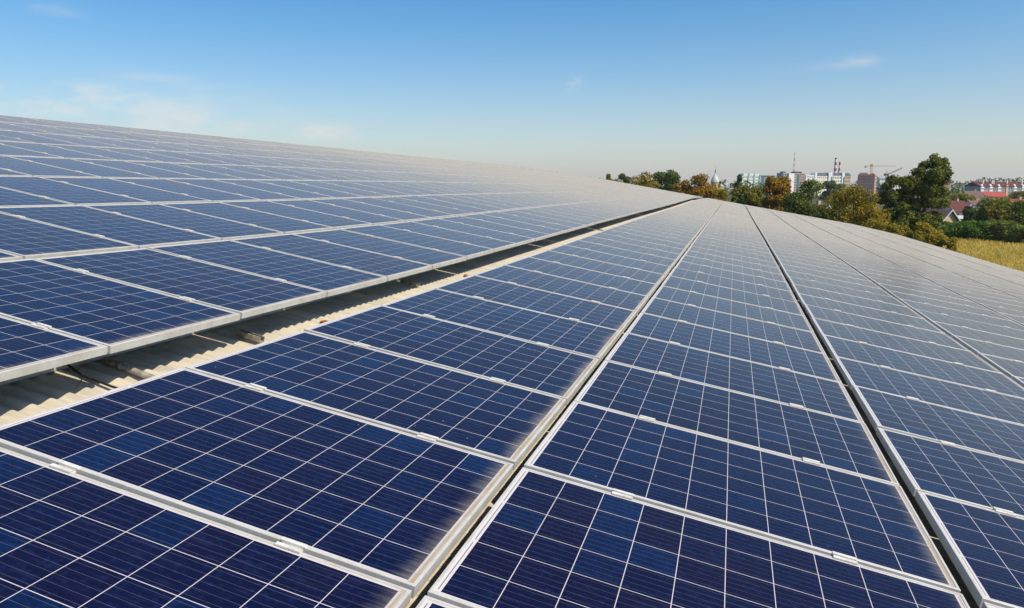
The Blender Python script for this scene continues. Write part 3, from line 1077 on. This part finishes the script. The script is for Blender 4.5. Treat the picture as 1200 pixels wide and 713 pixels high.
# cream apartment block with slate roofs
d = 930
t = bld('apartment_block', 943.5, d, 10)
f = lambda q: m_of(q, d)
H = zat(205.6, d)
b = MB(); b.box(0, 0, 0, f(14), 13, H); b.build('pale_wing', M_WHITE, t)
b = MB(); b.box(f(14) + .05, .6, 0, f(30), 13, H - .6); b.build('cream_wing', M_CREAM, t)
b = MB(); b.box(f(34), .4, 0, f(46.5), 13, H - .6); b.build('grey_wing', M_CREAM, t)
b = MB(); b.box(f(49.8), .6, 0, f(58.5), 13, H - .6); b.build('end_wing', M_BEIGE, t)
for (a0, a1) in ((14.2, 28.9), (34, 46.5), (50, 58.5)):
    b = MB()
    x0, x1, z0, z1 = f(a0) + .02, f(a1) - .02, H - .55, zat(203.0, d)
    b.add([(x0, .2, z0), (x1, .2, z0), (x1, 13.2, z0), (x0, 13.2, z0), (x0 + .5, 4, z1), (x1 - .5, 4, z1), (x1 - .5, 9, z1), (x0 + .5, 9, z1)],
          [(0, 3, 2, 1), (4, 5, 6, 7), (0, 1, 5, 4), (1, 2, 6, 5), (2, 3, 7, 6), (3, 0, 4, 7)])
    b.build('roof', M_SLATE, t)
for a0, a1 in ((11.5, 14.1), (29, 33.9), (46.6, 49.7)):
    b = MB(); b.box(f(a0), -.5, 0, f(a1), 10, zat(202.6, d)); b.build('stair_tower', M_WHITE, t)
b = MB(); b.box(f(32.3), -.8, 0, f(33.9), -.52, H - 2); b.box(f(48.2), -.8, 0, f(49.7), -.52, H - 2); b.build('teal_panel', M_TEAL, t)
windows(t, f(.6), f(11.3), 3, H, 5, 5, 0, .35, .4)
windows(t, f(14.6), f(28.8), 3, H - 1, 6, 5, .6, .35, .4)
windows(t, f(34.6), f(46.2), 3, H - 1, 5, 5, .4, .45, .5)
windows(t, f(51), f(58), 3, H - 1, 4, 5, .6, .5, .5)
tag(t, 'long cream apartment block with dark slate roofs and white stair towers', 'building')

# pale building with green panels, behind the olive tree
d = 1000
t = bld('apartment_block', 880, d, 14)
f = lambda q: m_of(q, d)
H = zat(206.5, d)
b = MB(); b.box(f(-12), 0, 0, f(12), 14, H); b.build('wall', M_WHITE, t)
for a in (-8, 0, 7):
    b = MB(); z = zat(204, d); b.add([(f(a - 3), -.3, H + .02), (f(a + 3), -.3, H + .02), (f(a + 2), -.3, z), (f(a - 2), -.3, z), (f(a - 3), 12, H + .02), (f(a + 3), 12, H + .02), (f(a + 2), 12, z), (f(a - 2), 12, z)],
                                     [(0, 1, 2, 3), (7, 6, 5, 4), (3, 2, 6, 7), (1, 5, 6, 2), (0, 3, 7, 4)]); b.build('attic', M_WHITE, t)
for a in (-4.5, 3.2, 10.5):
    b = MB(); b.box(f(a - .8), -.4, 4, f(a + .8), -.02, H + 1.5); b.build('green_panel', M_GREENP, t)
windows(t, f(-11.5), f(-6), 3, H, 3, 6, 0, .5, .5)
windows(t, f(-3), f(2), 3, H, 3, 6, 0, .5, .5)
windows(t, f(5), f(9.5), 3, H, 3, 6, 0, .5, .5)
tag(t, 'white apartment block with green panels behind the olive tree', 'building')
t = bld('apartment_block', 899, 1040, 14)
f = lambda q: m_of(q, 1040)
H = zat(207.5, 1040)
b = MB(); b.box(f(-9), 0, 0, f(9), 12, H); b.build('wall', M_GREY, t)
b = MB(); b.box(f(-9.3), -.3, H + .02, f(9.3), 12.3, H + 1.6); b.build('roof', M_SLATE, t)
b = MB(); b.box(f(-8), -.3, 5, f(-5), -.02, H - .5); b.build('teal_panel', M_TEAL, t)
windows(t, f(-4), f(8.5), 3, H, 6, 6, 0, .5, .5)
tag(t, 'grey teal apartment block partly hidden by the orange brown tree', 'building')

# radio mast
d = 1050
t = bld('radio_mast', 929, d)
H = zat(180, d)
b = MB()
for q in range(3):
    a = q * 2.094
    b.tube([(2.2 * math.cos(a), 2.2 * math.sin(a), 0), (.35 * math.cos(a), .35 * math.sin(a), H)], [.22, .14], 5)
zz = np.linspace(0, H, 26)
for i in range(25):
    for q in range(3):
        r0, r1 = 2.2 - 1.85 * zz[i] / H, 2.2 - 1.85 * zz[i + 1] / H
        a, c = q * 2.094, (q + 1) * 2.094
        b.tube([(r0 * math.cos(a), r0 * math.sin(a), zz[i]), (r1 * math.cos(c), r1 * math.sin(c), zz[i + 1])], .09, 4, False)
b.build('lattice', M_BAND2, t)
b = MB(); b.tube([(0, 0, H - .2), (0, 0, H + 4)], .12, 6); b.build('antenna', M_STEEL, t)
tag(t, 'thin red and white lattice radio mast behind the white apartment tower', 'mast')

# chimneys
for px, yt, r, lab in ((977.3, 186, 1.35, 'taller red and white banded factory chimney behind the slate roofed block'), (982.0, 190.4, 1.15, 'shorter right red and white banded factory chimney behind the block')):
    d = 1150
    t = bld('factory_chimney', px, d)
    H = zat(yt, d)
    b = MB(); b.lathe([(r * 1.9, 0), (r * 1.45, H * .5), (r * 1.2, H - 1), (r * 1.3, H - .98), (r * 1.3, H), (r * .9, H), (r * .9, H - 3)], 14); b.build('shaft', M_BAND, t, False)
    b = MB(); b.lathe([(r * 1.42, H * .72), (r * 1.85, H * .72), (r * 1.85, H * .735), (r * 1.42, H * .735)], 14); b.build('gallery', M_STEEL, t)
    tag(t, lab, 'chimney', 'banded factory chimneys')

# brick building under construction
d = 720
t = bld('brick_building', 1024.3, d, -35)
H = zat(204.6, d)
a, c = m_of(15.2, d) / math.cos(RAD(35)), m_of(7.6, d) / math.sin(RAD(35))
b = MB(); b.box(-a, 0, 0, 0, c, H); b.build('brick_wall', M_BRICK, t)
b = MB(); b.box(-a + 1.2, 1, H + .02, -a * .45, c - 1, H + 1.6); b.box(-a * .30, 1.5, H + .02, -1.0, c - 1, H + 1.0); b.build('parapet', M_BRICKL, t)
windows(t, -a + .6, -.8, 3, H - .6, 7, 7, 0, .4, .45, M_OPEN)
side_windows(t, 0, .8, c - .8, 3, H - .6, 5, 7, 1, .4, .45, M_OPEN)
tag(t, 'unfinished red brick apartment building beneath the yellow tower crane', 'building')


def lattice_beam(b, p0, p1, w, n, r):
    p0, p1 = np.array(p0, float), np.array(p1, float)
    t = (p1 - p0) / np.linalg.norm(p1 - p0)
    u = np.cross(t, (0, 1, .01)); u /= np.linalg.norm(u)
    v = np.cross(t, u)
    cs = [u * w / 2 + v * w / 2, -u * w / 2 + v * w / 2, -u * w / 2 - v * w / 2, u * w / 2 - v * w / 2]
    for cc in cs: b.tube([p0 + cc, p1 + cc], r * .62, 4)
    for i in range(n):
        for q in range(4):
            b.tube([p0 + (p1 - p0) * i / n + cs[q], p0 + (p1 - p0) * (i + 1) / n + cs[(q + 1) % 4]], r * .45, 4, False)
    return b


# cranes
d = 760
t = bld('tower_crane', 1019.5, d)
H = zat(195.8, d)
lattice_beam(MB(), (0, 0, 0), (0, 0, H), 1.7, 18, .16).build('tower', M_YCRANE, t)
b = MB(); b.tube([(-.6, 0, H), (0, 0, zat(191.5, d)), (.6, 0, H)], .2, 5); b.build('peak', M_YCRANE, t)
b = MB(); b.box(-1.0, -1.2, H + .02, 1.0, .8, H + 2.2); b.build('cab', M_YCRANE, t)
lattice_beam(MB(), (1.1, 0, H + .6), (m_of(28, d), 0, H + .2), 1.1, 16, .12).build('jib', M_YCRANE, t)
lattice_beam(MB(), (-1.1, 0, H + .6), (-7, 0, H + .8), 1.1, 4, .12).build('counter_jib', M_YCRANE, t)
b = MB(); b.box(-7, -.7, H - 1.2, -4.8, .7, H + .1); b.build('counterweight', M_GREY, t)
b = MB(); b.tube([(0, 0, zat(191.6, d)), (m_of(18, d), 0, H + .8)], .05, 4); b.tube([(0, 0, zat(191.6, d)), (-6, 0, H + 1.2)], .05, 4); b.build('tie_rope', M_STEEL, t)
tag(t, 'yellow tower crane with a level jib above the brick building', 'crane')
d = 800
t = bld('tower_crane', 1038.0, d)
H = zat(206.5, d)
lattice_beam(MB(), (0, 0, 0), (0, 0, H), 1.8, 14, .18).build('tower', M_RCRANE, t)
b = MB(); b.box(-2.8, -1.2, H + .02, 1.6, 1.2, H + 2.4); b.build('cab', M_RCRANE, t)
lattice_beam(MB(), (1.0, 0, H + 1.6), (m_of(17.5, d), 0, zat(197.5, d)), 1.0, 12, .15).build('luffing_jib', M_RCRANE, t)
b = MB(); b.tube([(-1.8, 0, H + 2.4), (-.6, 0, zat(200, d)), (.4, 0, H + 2.4)], .22, 5); b.build('peak', M_RCRANE, t)
b = MB(); b.tube([(-.6, 0, zat(200.1, d)), (m_of(16.5, d), 0, zat(197.9, d))], .05, 4); b.build('tie_rope', M_STEEL, t)
tag(t, 'dark red crane with a raised slanting jib left of the tallest tree', 'crane')


# houses
def gable_house(name, px, wpx, yr, ye, d, wallm, roofm, label, yaw=0, deep=8.0, ridge='x', wins=3, cat='house', extra=None, group=None):
    t = bld(name, px, d, yaw)
    w = m_of(wpx, d) / 2
    zr, ze = zat(yr, d), max(1.6, zat(ye, d))
    b = MB()
    if ridge == 'x':
        b.box(-w + .35, 0, 0, w - .35, deep, ze - .05)
        Vg = [(-w + .35, 0, ze - .05), (-w + .35, deep, ze - .05), (-w + .35, deep / 2, zr - .25), (-w + .6, 0, ze - .05), (-w + .6, deep, ze - .05), (-w + .6, deep / 2, zr - .25)]
        b.add(Vg, [(0, 1, 2), (5, 4, 3), (0, 3, 4, 1), (1, 4, 5, 2), (2, 5, 3, 0)])
        b.add([(-v[0], v[1], v[2]) for v in Vg], [(2, 1, 0), (3, 4, 5), (1, 4, 3, 0), (2, 5, 4, 1), (0, 3, 5, 2)])
        b.build('wall', wallm, t)
        r = MB()
        prof = [(-.5, ze - .2), (deep / 2, zr), (deep + .5, ze - .2), (deep + .5, ze - .38), (deep / 2, zr - .2), (-.5, ze - .38)]
        V = [(x, y, z) for x in (-w, w) for y, z in prof]
        r.add(V, [(5, 4, 3, 2, 1, 0)[::1], tuple(range(6, 12))] + [(i, (i + 1) % 6, 6 + (i + 1) % 6, 6 + i) for i in range(6)])
        roof_o = r.build('roof', roofm, t)
        windows(t, -w + 1, w - 1, .9, max(1.5, ze - .5), wins, max(1, int(ze / 2.8)), 0, .35, .55)
    else:
        b.box(-w + .35, 0, 0, w - .35, deep, ze - .05)
        Vg = [(-w + .35, 0, ze - .05), (w - .35, 0, ze - .05), (0, 0, zr - .25), (-w + .35, .25, ze - .05), (w - .35, .25, ze - .05), (0, .25, zr - .25)]
        b.add(Vg, [(0, 1, 2), (5, 4, 3), (0, 3, 4, 1), (1, 4, 5, 2), (2, 5, 3, 0)])
        b.build('wall', wallm, t)
        r = MB()
        prof = [(-w, ze - .2), (0, zr), (w, ze - .2), (w, ze - .38), (0, zr - .2), (-w, ze - .38)]
        V = [(x, y, z) for y in (-.5, deep + .5) for x, z in prof]
        r.add(V, [tuple(range(6)), tuple(range(11, 5, -1))] + [(i, 6 + i, 6 + (i + 1) % 6, (i + 1) % 6) for i in range(6)])
        roof_o = r.build('roof', roofm, t)
        e = MB()
        for s in (-1, 1):
            e.add([(0, -.56, zr + .03), (s * w * 1.02, -.56, ze - .18), (s * w * 1.02, -.56, ze - .44), (0, -.56, zr - .24), (0, -.505, zr + .03), (s * w * 1.02, -.505, ze - .18), (s * w * 1.02, -.505, ze - .44), (0, -.505, zr - .24)],
                  [(0, 1, 2, 3), (7, 6, 5, 4), (0, 4, 5, 1), (1, 5, 6, 2), (2, 6, 7, 3)])
        e.build('verge_board', M_TRIM, t)
        windows(t, -w + .8, w - .8, .8, ze, 2, 1, 0, .35, .5)
    c = MB()
    c.box(w * .3 - .3, deep / 2 - .25, zr - .6, w * .3 + .3, deep / 2 + .35, zr + .7)
    c.build('chimney', M_PINK, roof_o)
    return tag(t, label, cat, group)


gable_house('gabled_house', 1116, 27, 245.5, 258.0, 140, M_BEIGE, M_BROWNROOF, 'small beige house with its dark roof gable and pale verge facing the field', 16, 8, 'y')
gable_house('cottage', 1131, 26, 235.6, 247.6, 225, M_WHITE, M_MAROON, 'cottage with a wide maroon tiled roof behind the small beige house', 8, 8)
gable_house('cottage', 1141.5, 7, 242.0, 248.0, 216, M_WHITE, M_MAROON, 'narrow white gable at the right end of the maroon roof', 0, 3, 'y')
gable_house('cottage', 1145.5, 19, 224.0, 234.0, 310, M_CREAM, M_BROWNROOF, 'house with a faded brown hipped roof left of the bright red roof', -10, 9)
gable_house('cottage', 1169, 27, 224.6, 230.0, 350, M_CREAM, M_REDROOF, 'house with a bright red metal roof before the long apartment row', 4, 8)
gable_house('cottage', 1151, 18, 235.0, 240.0, 250, M_CREAM, M_BROWNROOF, 'low beige house right of the maroon roof', 0, 7)
gable_house('cottage', 1204, 24, 233.6, 241.0, 220, M_WHITE, M_MAGROOF, 'house with a crimson roof cut by the right picture edge', 6, 7)
gable_house('cottage', 970.5, 12, 240.0, 245.0, 140, M_PINK, M_ORANGEROOF, 'orange roofed hut glimpsed between the green and yellowing trees', 20, 5, 'y')
gable_house('pavilion', 1128.5, 11, 226.6, 228.6, 330, M_WHITE, M_WHITE, 'small white roofed pavilion left of the brown hipped roof', 0, 5, 'x', 2, 'building')
gable_house('white_house', 1034, 8, 207.0, 209.5, 820, M_WHITE, M_GREY, 'white building between the brick block and the tallest tree', 0, 12, 'x', 4, 'building')
gable_house('white_house', 1054, 20, 206.8, 208.6, 640, M_CREAM, M_PINK, 'pale building showing over the left shoulder of the tallest tree', 0, 12, 'x', 5, 'building')
gable_house('pink_building', 1110, 9, 211.0, 213.0, 600, M_PINK, M_PINK, 'pale pink building showing just right of the tallest tree', 0, 10, 'x', 3, 'building')

# long apartment row with a maroon roof
d = 480
t = bld('apartment_row', 1148.5, d, 14)
f = lambda q: m_of(q, d)
He, Hr = zat(218.6, d), zat(213.2, d)
b = MB(); b.box(0, 0, 0, f(95), 12, He); b.build('wall', M_GREY, t)
b = MB()
prof = [(-.6, He + .02), (6, Hr), (12.6, He + .02)]
V = [(x, y, z) for x in (-.5, f(95) + .5) for y, z in prof]
b.add(V, [(2, 1, 0), (3, 4, 5), (0, 1, 4, 3), (1, 2, 5, 4), (2, 0, 3, 5)])
row_roof = b.build('roof', M_MAROON, t)
for q in (0.4, 13, 25, 48, 60, 80):
    b = MB(); b.box(f(q), -.5, 0, f(q + 4.6), -.02, He - .3); b.lathe([(f(2.0), He - .3), (f(1.4), He + .9), (.05, He + 1.5)], 12, (f(q + 2.3), .6)); b.build('white_bay', M_WHITE, t)
    windows(t, f(q + .3), f(q + 4.3), 1.5, He - .6, 2, 4, -.5, .55, .5)
for q in (37, 70):
    b = MB(); b.box(f(q), -.4, 0, f(q + 3), -.02, He + 1.0); b.build('brick_bay', M_BRICKL, t)
for q in (5.5, 18, 30, 41, 53):
    windows(t, f(q), f(q + 6), 1.5, He - .6, 2, 4, 0, .5, .5)
for q in (9, 22, 24.5, 44, 66):
    b = MB(); b.box(f(q), 3.0, Hr - 1.8, f(q + 1.1), 4.0, Hr + .9); b.build('chimney', M_CREAM, row_roof)
tag(t, 'long grey and white apartment row under a maroon roof at the right', 'building')

# church
d = 330
t = bld('church', 837.4, d)
f = lambda q: m_of(q, d)
b = MB(); b.lathe([(f(4.2), 0), (f(4.2), zat(214.6, d)), (f(4.6), zat(214.5, d)), (f(4.6), zat(214.0, d)), (.01, zat(214.0, d))], 20); b.build('drum', M_YELLOWW, t, False)
b = MB(); z0, z1 = zat(213.9, d), zat(203.0, d)
pr = [(f(4.9), 0), (f(4.7), .12), (f(4.1), .3), (f(2.9), .52), (f(1.7), .72), (f(.75), .9), (f(.3), 1.0)]
b.lathe([(r, z0 + q * (z1 - z0)) for r, q in pr], 20); b.build('dome', M_DOME, t, True)
b = MB(); b.tube([(0, 0, z1 - .2), (0, 0, zat(199.5, d))], f(.55), 8); b.build('lantern', M_SLATE, t)
b = MB(); b.tube([(0, 0, zat(199.6, d)), (0, 0, zat(193.5, d))], .09, 6); b.box(-.7, -.07, zat(196.0, d), .7, .07, zat(195.6, d)); b.build('cross', M_STEEL, t)
b = MB(); b.box(-f(4), -3, 0, f(10), 6, zat(221, d)); b.build('nave', M_YELLOWW, t)
b = MB(); b.lathe([(f(1.9), zat(221, d)), (f(1.9), zat(219.2, d)), (f(2.2), zat(219, d)), (f(1.7), zat(217.8, d)), (f(.7), zat(216.7, d)), (.05, zat(215.6, d))], 14, (f(7.2), -1)); b.build('small_dome', M_DOME, t, True)
for q in range(8):
    a = q * math.pi / 4
    b = MB(); b.tube([(f(4.2) * math.cos(a), f(4.2) * math.sin(a), zat(220, d)), (f(4.2) * math.cos(a), f(4.2) * math.sin(a), zat(216, d))], .28, 6); b.build('window', M_WIN, t)
tag(t, 'yellow church with a pale bell shaped dome and thin spire', 'church')

# ------------------------------------------------------------------ light, sky, camera
SUN_AZ, SUN_EL = 110.0, 50.0                  # clockwise from the length of the roof
sd = np.array([math.sin(RAD(SUN_AZ)) * math.cos(RAD(SUN_EL)), math.cos(RAD(SUN_AZ)) * math.cos(RAD(SUN_EL)), math.sin(RAD(SUN_EL))])
li = bpy.data.lights.new('sun', 'SUN')
li.energy = 4.6
li.angle = RAD(.5)
li.color = (1.0, .88, .68)
so = bpy.data.objects.new('sun', li)
COL.objects.link(so)
so.rotation_euler = Vector(-sd).to_track_quat('-Z', 'Y').to_euler()
so.location = (30, 0, 60)

w = bpy.data.worlds.new('World')
SC.world = w
w.use_nodes = True
nt = w.node_tree
nt.nodes.clear()
g = NG(nt)
sky = g.n('ShaderNodeTexSky', sky_type='NISHITA')
sky.sun_disc = False
sky.sun_elevation = RAD(SUN_EL)
sky.sun_rotation = RAD(SUN_AZ)
sky.altitude = 200
sky.air_density = 1.0
sky.dust_density = 1.0
sky.ozone_density = 3.0
geo = g.n('ShaderNodeTexCoord').outputs['Generated']
sp = g.n('ShaderNodeSeparateXYZ'); nt.links.new(geo, sp.inputs[0])
el = sp.outputs[2]


def dirv(px, py):
    v = np.array([px - CX, py - CY, FPX]) @ R_CW
    return v / np.linalg.norm(v)


# thin cloud: wisps at a few compass directions, torn by noise
nz = g.noise(geo, 9.0, 6, .62)
nzs = g.n('ShaderNodeMapping'); nzs.inputs['Scale'].default_value = (1, 1, 3.2)
nt.links.new(geo, nzs.inputs[0])
nzf = g.noise(nzs.outputs[0], 14.0, 6, .6)
cloud = None
for px, py, rx, ry, s in ((10, 116, .20, .024, .66), (215, 143, .16, .018, .5), (372, 156, .05, .010, .7), (668, 96, .014, .009, .8), (676, 95, .006, .006, .9), (640, 99, .04, .005, .18), (1010, 72, .018, .007, .34), (985, 78, .035, .006, .16), (22, 5, .04, .007, .28), (66, 15, .022, .005, .34), (180, 92, .05, .006, .20), (250, 103, .09, .006, .16)):
    dv = dirv(px, py)
    tx = np.cross(dv, (0, 0, 1)); tx /= np.linalg.norm(tx)
    ty = np.cross(tx, dv)
    dn = g.n('ShaderNodeVectorMath', operation='DOT_PRODUCT'); nt.links.new(geo, dn.inputs[0]); dn.inputs[1].default_value = tuple(tx)
    dm = g.n('ShaderNodeVectorMath', operation='DOT_PRODUCT'); nt.links.new(geo, dm.inputs[0]); dm.inputs[1].default_value = tuple(ty)
    df = g.n('ShaderNodeVectorMath', operation='DOT_PRODUCT'); nt.links.new(geo, df.inputs[0]); df.inputs[1].default_value = tuple(dv)
    a = g.math('DIVIDE', dn.outputs['Value'], rx)
    b_ = g.math('DIVIDE', g.math('SUBTRACT', dm.outputs['Value'], float(ty @ dv)), ry)
    r2 = g.math('ADD', g.math('MULTIPLY', a, a), g.math('MULTIPLY', b_, b_))
    e = g.math('MULTIPLY', g.math('EXPONENT', g.math('MULTIPLY', r2, -1.0)), s)
    e = g.math('MULTIPLY', e, g.math('GREATER_THAN', df.outputs['Value'], 0.0))
    cloud = e if cloud is None else g.math('MAXIMUM', cloud, e)
cloud = g.math('MULTIPLY', cloud, g.step(g.math('ADD', g.math('MULTIPLY', nz, .4), g.math('MULTIPLY', nzf, .6)), .40, .66), clamp=True)
hs = g.n('ShaderNodeHueSaturation'); hs.inputs['Saturation'].default_value = 1.42
nt.links.new(g.mix(1.0, sky.outputs[0], (.97, 1.01, 1.0), 'MULTIPLY'), hs.inputs['Color'])
haze_band = g.math('EXPONENT', g.math('MULTIPLY', g.math('MAXIMUM', el, 0.0), -11.0))
skh = g.mix(g.math('MULTIPLY', haze_band, .92), hs.outputs[0], (4.7, 4.4, 4.1))
skc = g.mix(cloud, skh, (6.6, 5.9, 5.3))
bg = g.n('ShaderNodeBackground')
nt.links.new(skc, bg.inputs[0])
bg.inputs[1].default_value = .138
wo = g.n('ShaderNodeOutputWorld')
nt.links.new(bg.outputs[0], wo.inputs[0])

hz, hnt = new_mat('haze_air')
hg = NG(hnt)
pv = hg.n('ShaderNodeVolumePrincipled')
pv.inputs['Color'].default_value = (.86, .90, .95, 1)
pv.inputs['Density'].default_value = .00013
pv.inputs['Anisotropy'].default_value = .35
hnt.links.new(pv.outputs[0], hg.n('ShaderNodeOutputMaterial').inputs['Volume'])
b = MB(); b.box(-3100, -3100, -1, 3100, 3100, 72)
tag(b.build('haze', hz), None, None, None, 'stuff')

cam = bpy.data.cameras.new('camera')
cam.sensor_fit = 'HORIZONTAL'
cam.sensor_width = 36
cam.lens = 36 * FPX / 1200
cam.clip_start = .05
cam.clip_end = 20000
co = bpy.data.objects.new('camera', cam)
COL.objects.link(co)
Rm = np.stack([R_CW[0], -R_CW[1], -R_CW[2]], 1)
co.matrix_world = Matrix([list(Rm[i]) + [CAM[i]] for i in range(3)] + [[0, 0, 0, 1]])
SC.camera = co

SC.render.engine = 'CYCLES'
SC.cycles.use_denoising = True
SC.cycles.max_bounces = 6
SC.cycles.diffuse_bounces = 2
SC.view_settings.view_transform = 'Standard'
SC.view_settings.look = 'None'
SC.view_settings.exposure = 0.1
SC.view_settings.gamma = 1.0
SC.view_settings.use_curve_mapping = False
